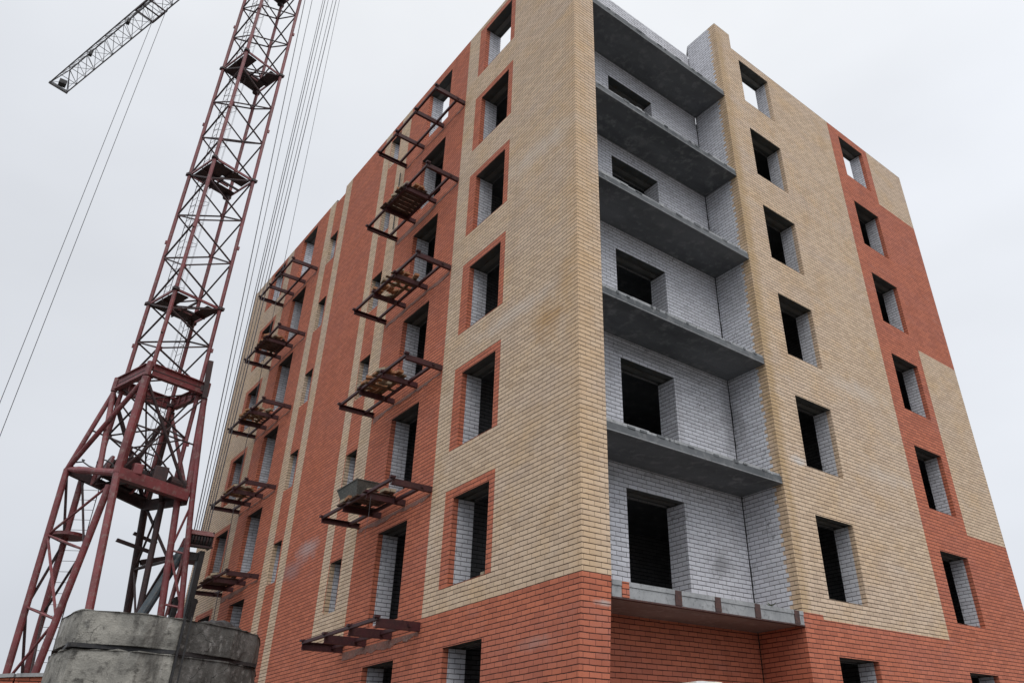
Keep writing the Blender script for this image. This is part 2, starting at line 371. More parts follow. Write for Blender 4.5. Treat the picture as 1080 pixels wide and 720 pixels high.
# --- long facade (plane y = 0, running along -x); a = distance from the near corner
hL = []
for k in range(-1, 6):
    z = FH * k + .115
    b_ = .72 if k >= 0 else .6
    hL.append((2.72, 4.02, z + b_, z + 2.44, None))                # window near the corner
    hL.append((5.90, 7.27, z + (.42 if k >= 0 else .3), z + 2.44, None))   # tall opening above a balcony frame
    hL.append((15.88, 17.25, z + (.42 if k >= 0 else .3), z + 2.42, None))
    hL.append((19.10, 20.40, z + b_, z + 2.42, None))
    if k >= 0: hL.append((9.10, 9.76, z + 1.04, z + 2.26, YEL))    # narrow window
    if k <= 4 and k >= 0: hL.append((13.52, 14.2, z + 2.48 - .02 * k, z + 3.66 - .02 * k, YEL))   # stair window, half a floor higher
def zoneL(a, z):
    if z > 16.55 and 13.45 < a < 14.2: return None                 # notch in the wall head
    if z > 16.72 and a > 14.2: return None
    if z > TOPL: return None
    if a < 4.9:
        if z < .385: return RED
        for k in range(0, 6):
            zz = FH * k + .115
            if 2.53 < a < 4.33 and zz + .70 < z < zz + 2.63: return RED
        return YEL
    if a < 8.43: return RED
    if a < 10.26:
        if z < .5: return RED
        if 9.08 < a < 9.8:
            for k in range(6):
                zz = FH * k + .115
                if k == 0 and zz + .3 < z < zz + 1.1: return YEL
            return RED
        return YEL
    if a < 12.9: return RED
    if a < 14.76:
        if z < -.2: return RED
        if a < 13.42 or a > 14.2: return YEL
        return RED
    if a < 18.24: return RED
    if z < -.1: return RED
    for k in range(-1, 6):
        zz = FH * k + .115
        if 18.9 < a < 20.72 and zz + .70 < z < zz + 2.6: return RED
    return YEL
ub = [0, 2.53, 4.33, 4.9, 8.43, 9.08, 9.8, 10.26, 12.9, 13.42, 13.45, 14.2, 14.76, 18.24, 18.9, 20.72, LX]
zb = [GZ, -3, -2, -1.4, -.8, -.2, -.1, .385, .5, 16.55, 16.72, TOPL]
for k in range(-1, 6):
    zz = FH * k + .115; zb += [zz + .70, zz + 2.63, zz + 2.6]
zb += [.115 + .3, .115 + 1.1]
mb = MB()
wall_grid(mb, lambda a, z, d: Vector((-a, d, z)), (0, -1, 0), ub, zb, zoneL, hL, None)
# wall head
for (a, b, z) in ((0, 13.45, TOPL), (13.45, 14.2, 16.55), (14.2, LX, 16.72)):
    mb.poly([(-a, 0, z), (-b, 0, z), (-b, TH, z), (-a, TH, z)], INN, (0, 0, 1))
for a, z0, z1 in ((13.45, 16.55, TOPL), (14.2, 16.55, 16.72)):
    mb.poly([(-a, 0, z0), (-a, TH, z0), (-a, TH, z1), (-a, 0, z1)], INN)
o = mb.build("long_facade_wall", bld); o["label"] = "tan and red long facade with tall openings and narrow stair windows"

# --- gable (plane x = 0, running along +y); b = distance from the near corner
RB = 5.5
hR = []
for k in range(-1, 6):
    z = FH * k + .115
    hR.append((6.46, 7.85, z + .545, z + 2.26, None))
    hR.append((11.64, 13.06, z + .545, z + 2.26, None))
def zoneR(b, z):
    if b < .6: return (RED if z < .385 else YEL) if z < TOPL else None
    if b < RB: return None
    if z > 16.68 and b > 6.17: return None
    if b < 6.15: return RED if z < .32 else YEL
    if b < 11.06: return RED if z < .235 else YEL
    if b < 13.4: return RED
    if z > 14.3: return YEL
    if z > 8.65: return RED
    if z > 3.03: return YEL
    return RED
mb = MB()
ub = [0, .6, RB, 6.15, 6.17, 11.06, 13.4, LY]
zb = [GZ, .235, .32, .385, 3.03, 8.65, 14.3, 16.68, TOPL, 17.28]
PR = lambda b, z, d: Vector((-d, b, z))
# pier at the corner stays outside the general inner face, so it is drawn on its own
wall_grid(mb, PR, (1, 0, 0), [x for x in ub if x >= RB], zb, zoneR, hR, None)
mb.poly([(0, RB, 17.28), (0, 6.17, 17.28), (-TH, 6.17, 17.28), (-TH, RB, 17.28)], YEL, (0, 0, 1))
mb.poly([(0, 6.17, 16.68), (0, 6.17, 17.28), (-TH, 6.17, 17.28), (-TH, 6.17, 16.68)], YEL, (0, 1, 0))
mb.poly([(0, 6.17, 16.68), (0, LY, 16.68), (-TH, LY, 16.68), (-TH, 6.17, 16.68)], INN, (0, 0, 1))
o = mb.build("gable_wall", bld); o["label"] = "gable wall of tan brick with a red stripe around its outer windows"

# corner pier: its two outer faces lean in slightly towards the ground
mb = MB()
lean = .0
def pf(y, z, M, zz): pass
for z0, z1, M in ((GZ, -3, RED), (-3, -2, RED), (-2, -1.4, RED), (-1.4, -.8, RED), (-.8, -.2, RED), (-.2, -.1, RED), (-.1, .385, RED), (.385, TOPL, YEL)):
    mb.poly([(0, 0, z0), (0, .6, z0), (0, .6, z1), (0, 0, z1)], M, (1, 0, 0))
mb.poly([(0, 0, TOPL), (0, .6, TOPL), (-TH, .6, TOPL), (-TH, 0, TOPL)], INN, (0, 0, 1))
mb.build("corner_pier", bld)
# the red base was laid out of plumb: towards the ground the corner creeps sideways
def lean(o):
    off = o.matrix_world.translation if False else world_loc(o)
    for v in o.data.vertices:
        x, y, z = v.co.x + off.x, v.co.y + off.y, v.co.z + off.z
        if z < .384 and x > -2.6 and y < .75:
            t = min(1.6, (.385 - z) / 1.8); w_ = max(0, 1 - max(0, -x) / 2.53) if y < .3 else 1
            if y > .3 and x < -.05: w_ = max(0, 1 + x / RD_)
            v.co.x -= .065 * t * w_; v.co.y -= .06 * t * w_
RD_ = 1.13

# --- balcony recess: back wall, side walls
RD = 1.13
SLB = [.08, 2.86, 5.67, 8.58, 11.25, 14.22]        # undersides of the balcony slabs
ST = .20
mb = MB()
hB = []
for k in range(0, 6):
    top = FH * k + 2.40
    hB.append((2.06, 3.64, SLB[k] + ST - .02, top, WHT))
def zoneB(b, z):
    if z > 16.82: return None
    return WHT if z > SLB[0] + .05 else RED
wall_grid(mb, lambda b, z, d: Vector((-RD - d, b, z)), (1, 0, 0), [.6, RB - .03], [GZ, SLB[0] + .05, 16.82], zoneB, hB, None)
mb.poly([(-RD, .6, 16.82), (-RD, RB, 16.82), (-RD - TH, RB, 16.82), (-RD - TH, .6, 16.82)], INN, (0, 0, 1))
# side walls, toothed where the tan facing brick meets the white brick
rows = int((17.28 - GZ) / BH) + 1
zstart = .385 - BH * math.floor((.385 - GZ) / BH)
for side, yy, top in ((1, RB, 17.28), (-1, .6, TOPL)):
    z = zstart; i = 0
    mb.poly([(0, yy, GZ), (-RD, yy, GZ), (-RD, yy, zstart), (0, yy, zstart)], RED, (0, -side, 0))
    while z < top - .001:
        z1 = min(z + BH, top)
        if z < .2: mb.poly([(0, yy, z), (-RD, yy, z), (-RD, yy, z1), (0, yy, z1)], RED, (0, -side, 0))
        else:
            x = -(.20 if i % 2 else .262) - random.choice((0, 0, .03, .02))
            mb.poly([(0, yy, z), (x, yy, z), (x, yy, z1), (0, yy, z1)], YEL, (0, -side, 0))
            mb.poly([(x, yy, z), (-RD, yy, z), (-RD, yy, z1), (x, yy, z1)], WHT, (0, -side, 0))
        z = z1; i += 1
    # cover the top edge of the side wall
    mb.poly([(0, yy, top), (-RD, yy, top), (-RD, yy + side * .38, top), (0, yy + side * .38, top)], INN, (0, 0, 1))
z = .3
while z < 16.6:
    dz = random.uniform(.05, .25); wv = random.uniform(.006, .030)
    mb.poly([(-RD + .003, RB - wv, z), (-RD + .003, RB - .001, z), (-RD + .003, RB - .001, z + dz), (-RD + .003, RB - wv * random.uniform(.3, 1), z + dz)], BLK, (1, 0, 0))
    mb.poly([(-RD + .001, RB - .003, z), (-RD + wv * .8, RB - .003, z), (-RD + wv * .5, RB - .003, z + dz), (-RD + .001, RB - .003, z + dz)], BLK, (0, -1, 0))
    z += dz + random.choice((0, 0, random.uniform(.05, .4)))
# wall return above the roof line beside the recess (inner side)
mb.poly([(-TH, RB + .38, 16.2), (-RD - TH, RB + .38, 16.2), (-RD - TH, RB + .38, 17.28), (-TH, RB + .38, 17.28)], INN, (0, 1, 0))
mb.poly([(-RD, RB, 16.82), (-RD - .1, RB, 16.82), (-RD, RB, 17.28)], INN)
o = mb.build("balcony_recess_wall", bld); o["label"] = "white silicate brick walls inside the balcony recess, red brick at the bottom"

for o in bld.children:
    if o.name.startswith(("corner_pier", "long_facade_wall", "balcony_recess_wall")): lean(o)
# --- balcony slabs
for k, zb_ in enumerate(SLB):
    mb = MB()
    # slab, its underside kept a touch uneven, with a pale screed lip on the edge
    y0, y1 = .603, RB - .003
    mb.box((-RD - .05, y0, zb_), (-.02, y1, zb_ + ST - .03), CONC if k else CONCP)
    o = mb.build("balcony_slab", bld, bevel=.008)
    o["label"] = "grey cast concrete balcony slab"
    l = MB()
    zt = zb_ + ST - .028
    if k == 0:
        l.box((-.32, y0, zt), (.012, y1, zt + .075), CONCL)
    else:
        # uneven screed laid back from the edge
        ys = y0
        while ys < y1 - .01:
            ye = min(y1, ys + random.uniform(.5, 1.1))
            l.box((-.42, ys, zt), (-.028 - random.uniform(0, .025), ye - .004, zt + .055 + random.uniform(-.008, .01)), CONCL)
            ys = ye
    l.build("screed_edge", o)
    f = MB()
    if k == 0:
        f.box((-.022, y0, zb_ - .004), (.0, y1, zb_ + ST - .032), CONCL)
        f.box((-.06, y0, zb_ - .03), (.014, y1, zb_ - .006), BAND)
        f.build("edge_angle", o)
        for yy in (.88, 2.07, 3.05, 4.12, 5.28):
            q = MB(); q.box((-.02, yy - .075, zb_ + .0), (.018, yy + .075, zb_ + ST + .04), BAND if yy != .88 else RED)
            q.build("anchor_plate", o)
    else:
        f.box((-.03, y0, zb_ + .012), (-.014, y1, zb_ + .026), CONCL)
        f.build("drip_edge", o)
        yy = y0 + .1
        while yy < y1 - .2:
            f = MB(); wd = random.uniform(.03, .22)
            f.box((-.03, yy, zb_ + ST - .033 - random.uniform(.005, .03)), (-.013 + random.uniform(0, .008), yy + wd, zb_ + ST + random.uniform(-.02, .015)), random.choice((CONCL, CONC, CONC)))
            f.build("mortar_crust", o); yy += wd + random.uniform(.08, .6)

# --- floors inside, cross walls, rear walls
def slab_z(k): return SLB[k] if 0 <= k < 6 else SLB[0] - FH
for k in range(-1, 6):
    mb = MB(); z = slab_z(k)
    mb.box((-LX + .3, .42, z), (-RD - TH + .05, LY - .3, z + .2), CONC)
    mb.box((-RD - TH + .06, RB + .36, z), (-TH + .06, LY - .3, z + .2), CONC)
    mb.build("floor_slab", bld)
mb = MB()
for xx, y0, y1 in ((-4.75, .5, 7.0), (-8.0, .5, 6.0), (-11.0, .5, 15.1), (-12.75, .5, 6.0), (-14.9, .5, 7), (-18.4, .5, 6.5)):
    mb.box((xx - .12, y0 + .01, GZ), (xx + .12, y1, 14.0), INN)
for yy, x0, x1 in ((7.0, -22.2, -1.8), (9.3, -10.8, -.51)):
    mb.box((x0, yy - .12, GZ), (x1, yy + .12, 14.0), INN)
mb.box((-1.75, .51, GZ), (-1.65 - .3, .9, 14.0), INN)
o = mb.build("cross_wall", bld)
mb = MB()
def zoneBack(a, z): return RED if z < .3 else YEL
for p3, out, ln in ((lambda a, z, d: Vector((-LX + d, a, z)), (-1, 0, 0), LY), (lambda a, z, d: Vector((-a, LY - d, z)), (0, 1, 0), LX)):
    hh = []
    for k in range(-1, 6):
        z = FH * k + .115
        for c in ([3.0, 7.6, 12.2] if ln == LY else [3, 7, 11.5, 16, 20]):
            hh.append((c - .7, c + .7, z + .6, z + 2.3, None))
    wall_grid(mb, p3, out, [0, ln], [GZ, .3, 16.6], zoneBack, hh, None)
o = mb.build("rear_wall", bld); o["label"] = "plain tan brick rear walls with rows of window openings"

# --- steel balcony frames bolted to the long facade
FZ = [.24, 2.97, 5.84, 8.63, 11.46, 14.3]
def balcony_frame(a0, a1, z, first, parent):
    pr = .93
    h = .165 if first else .125
    r = MB()
    # edge angles along the outer side, and along the wall
    for yy, zz in ((-pr + .03, z + h * .28), (-.24, z - h * .10)):
        r.beam((-a0 + .03, yy, zz), (-a1 - .03, yy, zz), .055, .012, FRM)
        r.beam((-a0 + .03, yy - .024, zz + .03), (-a1 - .03, yy - .024, zz + .03), .012, .06, FRM)
    fr = r.build("balcony_frame", parent, origin=(-(a0 + a1) / 2, -.5, z))
    n = 4
    for i in range(n):
        a = a0 + (a1 - a0) * i / (n - 1)
        q = MB(); q.chan((-a, -.0, z), (-a, -pr, z), .06, h, FRM, side=1 if i < 3 else -1)
        # short stub beyond the rail, bolt plate by the wall
        q.box((-a - .045, -pr - .05, z + h / 2 + .003), (-a + .045, -pr + .06, z + h / 2 + .045), FRM)
        q.build("cross_beam", fr, origin=(-a, -.5, z))
    return fr
for k in range(6):
    balcony_frame(4.92, 8.37, FZ[k], k == 0, bld)
FZ2 = [.2, 3.0, 5.72, 8.45, 11.22, 13.98]
for k in range(6):
    balcony_frame(14.95, 18.27, FZ2[k], k == 0, bld)
# ragged strip of mortar smeared on the wall under each frame
for k in range(0, 6):
    for s0, zz, ln in ((4.97, FZ[k], 3.35), (14.99, FZ2[k], 3.25)):
        q = MB(); n = 34; lo = .06
        for i in range(n):
            aa = s0 + ln * i / n; lo = min(.16, max(.015, lo + random.uniform(-.03, .03)))
            q.box((-aa, -.008, zz - .085 - lo), (-aa - ln / n - .004, .01, zz - .078), MORT)
        q.build("mortar_strip", bld)
# downpipe stub and hanging cable on the facade
q = MB(); q.path([(-8.62, -.05, 14.2), (-8.62, -.05, 12.6), (-8.64, -.04, 12.0)], .018, BLK)
q.build("drain_pipe", bld)
q = MB(); q.path([(-5.9, -.9, FZ[1] - .05), (-5.85, -.92, FZ[1] - .5), (-5.9, -.93, FZ[1] - .95)], .0035, ROPE)
q.build("loose_wire", bld)
for yy, xx, zz, s in ((5.2, -.06, SLB[0] + ST + .045, .09),):
    pass

# ------------------------------------------------------------------ things lying on the balcony frames
ord_ = {0: 'second', 1: 'third', 2: 'fourth', 3: 'fifth', 4: 'sixth', 5: 'top'}
def pallet(a0, a1, z, M, gap, label, boards=7):
    t = empty("timber_pallet", (-(a0 + a1) / 2, -.6, z), label, "pallet", "timber pallets on the balcony frames")
    n = boards; wd = (a1 - a0) / n
    for i in range(n):
        if random.random() < gap * .4: continue
        q = MB(); a = a0 + wd * (i + .5); yy = -1.0 + random.uniform(-.05, .05)
        hw = wd * (.5 - gap * .35) * random.uniform(.85, 1)
        q.box((-a - hw, yy, z), (-a + hw, -.22 + random.uniform(-.04, .03), z + .025), M)
        q.build("board", t)
    for yy in (-.85, -.38):
        q = MB(); q.box((-a1 - .02, yy - .04, z + .026), (-a0 + .02, yy + .04, z + .07), M); q.build("bearer", t)
    return t
BR = MB(); BR.box((-.125, -.06, 0), (.125, .06, .065), OBR); brick0 = None
me_o = bpy.data.meshes.new("loose_brick"); me_c = bpy.data.meshes.new("loose_brick")
for me, M in ((me_o, OBR), (me_c, CBR)):
    me.from_pydata(BR.v, [], BR.f); me.materials.append(M); me.update()
def bricks(a0, a1, z, n, p_c, label, group, y0=-.95, y1=-.3):
    """loose bricks laid in rough rows, a few askew"""
    cols = max(1, int((a1 - a0) / .28)); rws = max(1, int((y1 - y0) / .15)); sl = [(i, j) for i in range(cols) for j in range(rws)]
    random.shuffle(sl)
    for (i, j) in sl[:n]:
        cb = random.random() < p_c
        o = bpy.data.objects.new("loose_brick", me_c if cb else me_o); col.objects.link(o)
        o.location = (-(a0 + .14 + i * .28 + random.uniform(-.02, .02)), y0 + .08 + j * .15, z + .001)
        o.rotation_euler = (0, 0, random.choice((0, 0, .1, -.15, .5, 1.2)))
        tag(o, label[1] if cb else label[0], "brick", group)
A1, A2 = 6.02, 7.42       # between the second and third cross beams
B1, B2 = 16.0, 17.25
for s, (c0, c1, fz, where) in enumerate(((A1, A2, FZ, "nearest the corner"), (B1, B2, FZ2, "behind the crane ropes"))):
    for k in (1, 2, 3, 4):
        z = fz[k] + .068
        dark = (k in (1, 4))
        M = WOODD if dark else WOOD
        pallet(c0, c1, z, M, .15 if dark else .9,
               "%s timber pallet on the %s floor steel frame %s" % ("dark close-boarded" if dark else "weathered open-slatted", ord_[k - 1 + 1], where), 8 if dark else 6)
        nb = {1: 6, 2: 20, 3: 12, 4: 8}[k]
        kk = ord_[k]
        y1_ = -.25
        bricks(c0, c1, z + .071, nb, .35 if k != 4 else .1,
               ("orange loose brick on the %s floor pallet %s" % (kk, where),
                "cream loose brick on the %s floor pallet %s" % (kk, where)),
               "loose bricks on the %s floor frame %s" % (kk, where), -.98, y1_)
        # small pieces along the inner cross beam nearest the corner
        bricks(c0 - .10, c0 + .18, z + .071, 2, .5,
               ("orange brick at the edge of the %s floor pallet %s" % (kk, where),
                "cream brick at the edge of the %s floor pallet %s" % (kk, where)),
               "bricks at the edge of the %s floor pallet %s" % (kk, where), -.9, -.3)
# mortar tub on the third-floor frame
tx, ty, tz = -7.05, -.70, FZ[1] + .150
tub = empty("mortar_tub", (tx, ty, tz), "grey steel mortar tub with flared sides on the third floor balcony frame", "tub")
q = MB()
def ring(hw, hd, z): return [(tx - hw, ty - hd, z), (tx + hw, ty - hd, z), (tx + hw, ty + hd, z), (tx - hw, ty + hd, z)]
b0, t0 = ring(.38, .19, tz), ring(.52, .28, tz + .33)
b1, t1 = ring(.365, .175, tz + .02), ring(.505, .265, tz + .33)
for i in range(4):
    j = (i + 1) % 4
    q.poly([b0[i], b0[j], t0[j], t0[i]], TUBM); q.poly([b1[j], b1[i], t1[i], t1[j]], TUBM); q.poly([t0[i], t0[j], t1[j], t1[i]], TUBM)
q.poly(b0, TUBM, (0, 0, -1)); q.poly(b1, TUBM, (0, 0, 1))
q.build("tub_shell", tub)
q = MB()
for i in range(4):
    j = (i + 1) % 4; q.tube(Vector(t0[i]), Vector(t0[j]), .014, TUBM, 6)
q.build("rim", tub)

# ------------------------------------------------------------------ tower crane
CX, CY = -18.4118, -3.3284
PHI = 4.1948737
def cor(k, half, z, dphi=0):
    a = PHI + k * math.pi / 2 + dphi
    return Vector((CX + half * math.cos(a), CY + half * math.sin(a), z))
crane = empty("tower_crane", (CX, CY, GZ), "dark red lattice tower crane on a splayed portal base beside the long facade", "tower crane")
SR = 1.7 / math.sqrt(2)
RZ = [12.75, 18.84, 24.93, 31.02, 37.11]
step = 6.09 / 3
def mast_section(z0, z1, platform, parent, nbay):
    br = MB(); bh = (z1 - z0) / nbay
    # each face is one zigzag between the side chords (0, 2) at bay ends and the near and far chords (1, 3) at mid bay
    for i in range(nbay):
        za, zb_ = z0 + i * bh, z0 + (i + 1) * bh; zm = (za + zb_) / 2
        for sd in (0, 2):
            for md in (1, 3):
                br.tube(cor(sd, SR, zb_), cor(md, SR, zm), .030, CRD, 6)
                br.tube(cor(md, SR, zm), cor(sd, SR, za), .034, CRD, 6)
        for k_, zz in ((0, zb_), (2, zb_), (1, zm), (3, zm)):     # gusset plates where the braces meet the chords
            for dk in (1, -1):
                p = cor(k_, SR, zz); d_ = (cor((k_ + dk) % 4, SR, zz) - p).normalized()
                br.beam(p + d_ * .05 + Vector((0, 0, -.09)), p + d_ * .05 + Vector((0, 0, .09)), .012, .16, CRN, up=d_)
    if platform: br.tube(cor(0, SR, z1), cor(2, SR, z1), .03, CRD, 6)
    s = br.build("mast_section", parent, origin=(CX, CY, z0))
    for k in range(4):
        l = MB(); l.tube(cor(k, SR, z0), cor(k, SR, z1), .068, CRN, 10)
        # bolted flange with lugs and a mid lug
        l.tube(cor(k, SR, z1 - .05), cor(k, SR, z1 + .05), .12, CRD, 10)
        c = cor(k, SR + .1, z1); l.box(c - Vector((.05, .05, .05)), c + Vector((.05, .05, .05)), CRD)
        c = cor(k, SR + .09, z0 + (z1 - z0) * .45); l.box(c - Vector((.035, .035, .07)), c + Vector((.035, .035, .07)), CRN)
        l.build("mast_leg", s, smooth=False)
    if platform:
        pl = MB(); z = z1 - .06
        for k in range(4): pl.beam(cor(k, SR, z1), cor((k + 1) % 4, SR, z1), .05, .09, CRN)
        def P(u, v, zz=z):   # u from left corner to near corner, v from left corner to far corner
            A = cor(0, SR * .95, zz); B = cor(1, SR * .95, zz); D = cor(3, SR * .95, zz)
            return A + (B - A) * u + (D - A) * v
        flip = (platform == 2)
        for (u0, u1, v0, v1) in (((0, .42, 0, .95), (.42, 1, .0, .3), (.42, 1, .74, 1)) if not flip else ((.05, 1, 0, .42), (0, .3, .42, 1), (.66, 1, .42, .95))):
            pl.poly([P(u0, v0), P(u1, v0), P(u1, v1), P(u0, v1)], CRD)
            pl.poly([P(u0, v0, z - .03), P(u1, v0, z - .03), P(u1, v1, z - .03), P(u0, v1, z - .03)], CRD)
        # kick board and trapdoor rail
        pl.beam(P(.42, .3, z - .05), P(.42, .74, z - .05), .04, .08, CRN)
        pl.beam(P(0, .5, z - .06), P(1, .5, z - .06), .05, .08, CRD)
        pl.beam(P(.5, 0, z - .06), P(.5, 1, z - .06), .05, .08, CRD)
        pl.tube(cor(3, SR * .8, z - .02), cor(3, SR * .8, z - .22), .12, CRD, 8)
        pl.build("rest_platform", s)
    # ladder with safety hoops, alternating sides
    ld = MB(); sgn = 1 if int(round(z0)) % 2 else -1
    base = cor(0, SR * .62, 0) if sgn > 0 else cor(3, SR * .55, 0)
    tdir = (cor(1, 1, 0) - cor(0, 1, 0)).normalized(); rad = (Vector((CX, CY, 0)) - base); rad.z = 0; rad.normalize()
    for sx in (-.19, .19):
        b_ = base + tdir * sx; ld.tube(Vector((b_.x, b_.y, z0)), Vector((b_.x, b_.y, z1 - .1)), .013, CRD, 5)
    z = z0 + .15
    while z < z1 - .2:
        a = base + tdir * -.19; b_ = base + tdir * .19
        ld.tube(Vector((a.x, a.y, z)), Vector((b_.x, b_.y, z)), .008, CRD, 4); z += .34
    z = z0 + .7
    while z < z1 - .3:
        pts = []
        for i in range(9):
            t = math.pi * i / 8
            p = base + tdir * (-.28 * math.cos(t)) + rad * (.55 * math.sin(t)); pts.append(Vector((p.x, p.y, z)))
        ld.path(pts, .008, CRD, 4); z += 1.0
    for t in (.3, .5, .7):
        p = base + tdir * (-.28 * math.cos(t * math.pi)) + rad * (.55 * math.sin(t * math.pi))
        ld.tube(Vector((p.x, p.y, z0 + .7)), Vector((p.x, p.y, z1 - .4)), .006, CRD, 4)
    ld.build("ladder", s)
    return s
mast_section(6.0, 9.35, 0, crane, 2)
mast_section(9.62, RZ[0], 1, crane, 2)
mast_section(RZ[0], RZ[1], 2, crane, 3)
mast_section(RZ[1], RZ[2], 1, crane, 3)
mast_section(RZ[2], RZ[3], 2, crane, 3)
mast_section(RZ[3], RZ[4], 1, crane, 3)

# portal: upper ring of plate girders, splayed legs to the node ring, then the feet
BRH = 2.04 / math.sqrt(2)
portal = MB()
ZR = 9.5
for k in range(4):
    pass
q = MB()
for k in range(4): 
    c = cor(k, BRH, ZR); q.tube(c - Vector((0, 0, .24)), c + Vector((0, 0, .25)), .10, CRN, 8); q.tube(c, cor((k + 1) % 4, BRH, ZR), .03, CRD, 6)
pf_ = q.build("portal_frame", crane, origin=(CX, CY, ZR))
for k in range(4):
    q = MB(); a, b_ = cor(k, BRH, ZR), cor((k + 1) % 4, BRH, ZR); d = (b_ - a).normalized()
    q.beam(a + d * .14, b_ - d * .14, .035, .40, CRN)
    for zz in (-.2, .2): q.beam(a + d * .14 + Vector((0, 0, zz)), b_ - d * .14 + Vector((0, 0, zz)), .18, .03, CRN)
    for s in range(1, 5):
        c = a + (b_ - a) * s / 5; n_ = d.cross(Vector((0, 0, 1))) * .05; q.beam(c - n_ - Vector((0, 0, .19)), c - n_ + Vector((0, 0, .19)), .03, .08, CRN)
    q.build("ring_girder", pf_)
def cp(dx, dy, z): return Vector((CX + dx, CY + dy, z))
def dg(k, r, z): return cor(k, r, z)
nL, nN, nR, nF = dg(0, 2.07, 6.5), dg(1, 1.47, 5.95), dg(2, 1.66, 5.75), dg(3, 1.43, 5.82)
nR2 = dg(2, 1.86, 5.5)
rL, rN, rR, rF = [cor(k, BRH, ZR - .3) for k in range(4)]
legs = [(rN, nN, .125, CRN), (rL, nL, .075, CRN), (rN, nL, .08, CRN), (rR, nR, .10, CRN), (rR, nR2, .085, CRN), (rF, nF, .13, CRD),
        (rL, nF, .07, CRD), (rN, nR, .05, CRD), (rF, nR, .06, CRN), (rL, nN + (nL - nN) * .35, .085, CRN), (rF, nL + (nF - nL) * .6, .075, CRD)]
def ext(a, b, z):     # carry the line a-b on down to height z
    t = (a.z - z) / (a.z - b.z); return a + (b - a) * t
feet = []
Lb = dg(0, 1.87, .56); feet.append((nL, ext(nL, Lb, GZ + .1), .095, CRN))
Nb = cp(1.98, -.53, 2.05); feet.append((nN, ext(nN, Nb, GZ + .1), .11, CRN))
N2 = cp(1.0, -.80, 5.62); Nb2 = cp(.6, -1.13, .49); feet.append((N2, ext(N2, Nb2, GZ + .1), .10, CRN))
F2 = cp(-1.2, -1.30, 6.35); Bb = cp(-1.2, -1.14, .74); feet.append((F2, ext(F2, Bb, GZ + .1), .095, CRN))
Fb = dg(3, 2.32, 2.75); feet.append((nF, ext(nF, Fb, GZ + .1), .115, CRD))
Rb = dg(2, 1.74, 2.27); nR1 = nR + Vector((-.2, -.2, -.1)); feet.append((nR1, ext(nR1, Rb, GZ + .1), .10, CRN))
Rb2 = dg(2, 2.29, 2.17); feet.append((nR2, ext(nR2, Rb2, GZ + .1), .085, CRN))
M2 = cp(.2, .9, 5.6); feet.append((M2, cp(.55, 1.3, GZ + .1), .09, CRD))
for a, b_, r, M in legs:
    q = MB(); q.tube(a, b_, r, M, 12); q.build("upper_leg", pf_)
q = MB()
def zig(pa, pb, qa, qb, n, r, M, s0=0):
    for i in range(n):
        t0, t1 = i / n, (i + 1) / n
        A0, A1_ = pa + (pb - pa) * t0, pa + (pb - pa) * t1; B0, B1_ = qa + (qb - qa) * t0, qa + (qb - qa) * t1
        if (i + s0) % 2: q.tube(A0, B1_, r, M, 6)
        else: q.tube(B0, A1_, r, M, 6)
        q.tube(A1_, B1_, r * .9, M, 6)
zig(nL, feet[0][1], N2, feet[2][1], 5, .042, CRN)
zig(nL, feet[0][1], F2, feet[3][1], 5, .042, CRD, 1)
zig(N2, feet[2][1], F2, feet[3][1], 5, .036, CRD)
zig(nR1, feet[5][1], nF, feet[4][1], 5, .05, CRD)
zig(nR2, feet[6][1], nR1, feet[5][1], 6, .04, CRN, 1)
zig(M2, feet[7][1], nF, feet[4][1], 5, .035, CRD, 1)
# secondary cross bracing between the ring and the node level
for a, b_ in ((rL, nR), (rN, nF), (rR, nN), (rF, nN)): q.tube(a + (b_ - a) * .04, b_, .028, CRD, 6)
mid = lambda a, b_, t=.5: a + (b_ - a) * t
for a, b_ in ((mid(rN, nN), mid(rR, nR)), (mid(rF, nF), mid(rL, nL))):
    q.tube(a, b_, .03, CRD, 6)
q.build("leg_bracing", pf_)
for a, b_, r, M in feet:
    q = MB(); q.tube(a, b_, r, M, 12); q.box(b_ - Vector((.25, .25, .12)), b_ + Vector((.25, .25, .04)), CRD); q.build("lower_leg", pf_)
# round plates and brackets seen on the legs
q = MB(); c = cp(-1.0, -1.2, 4.46); q.tube(c - Vector((.0, 0, .05)), c + Vector((0, 0, .05)), .47, CRN, 20)
q.build("drum_plate", pf_)
q = MB(); la, lb = cp(-1.55, -.95, 6.6), cp(-1.5, -.75, GZ + .3); off = Vector((.12, .22, 0))
for o_ in (-off, off): q.tube(la + o_, lb + o_, .014, CRD, 5)
i = 0
while i < 32: p = la + (lb - la) * (i + .5) / 32; q.tube(p - off, p + off, .009, CRD, 4); i += 1
q.build("leg_ladder", pf_)
q = MB()
q.beam(cp(-1.0, .12, 4.55), cp(-1.0, 1.28, 4.29), .14, .09, CRD)
q.beam(cp(-1.6, .65, 4.98), cp(-1.6, 1.41, 4.75), .14, .08, CRD)
q.build("side_bracket", pf_)
q = MB(); q.beam(cp(-1.6, 1.08, 4.08), cp(-1.6, 2.03, 4.37), .18, .16, CRD); q.beam(cp(-1.6, 1.9, 4.32), cp(-1.6, 2.77, 4.34), .2, .2, CRD)
q.build("side_bracket", pf_)

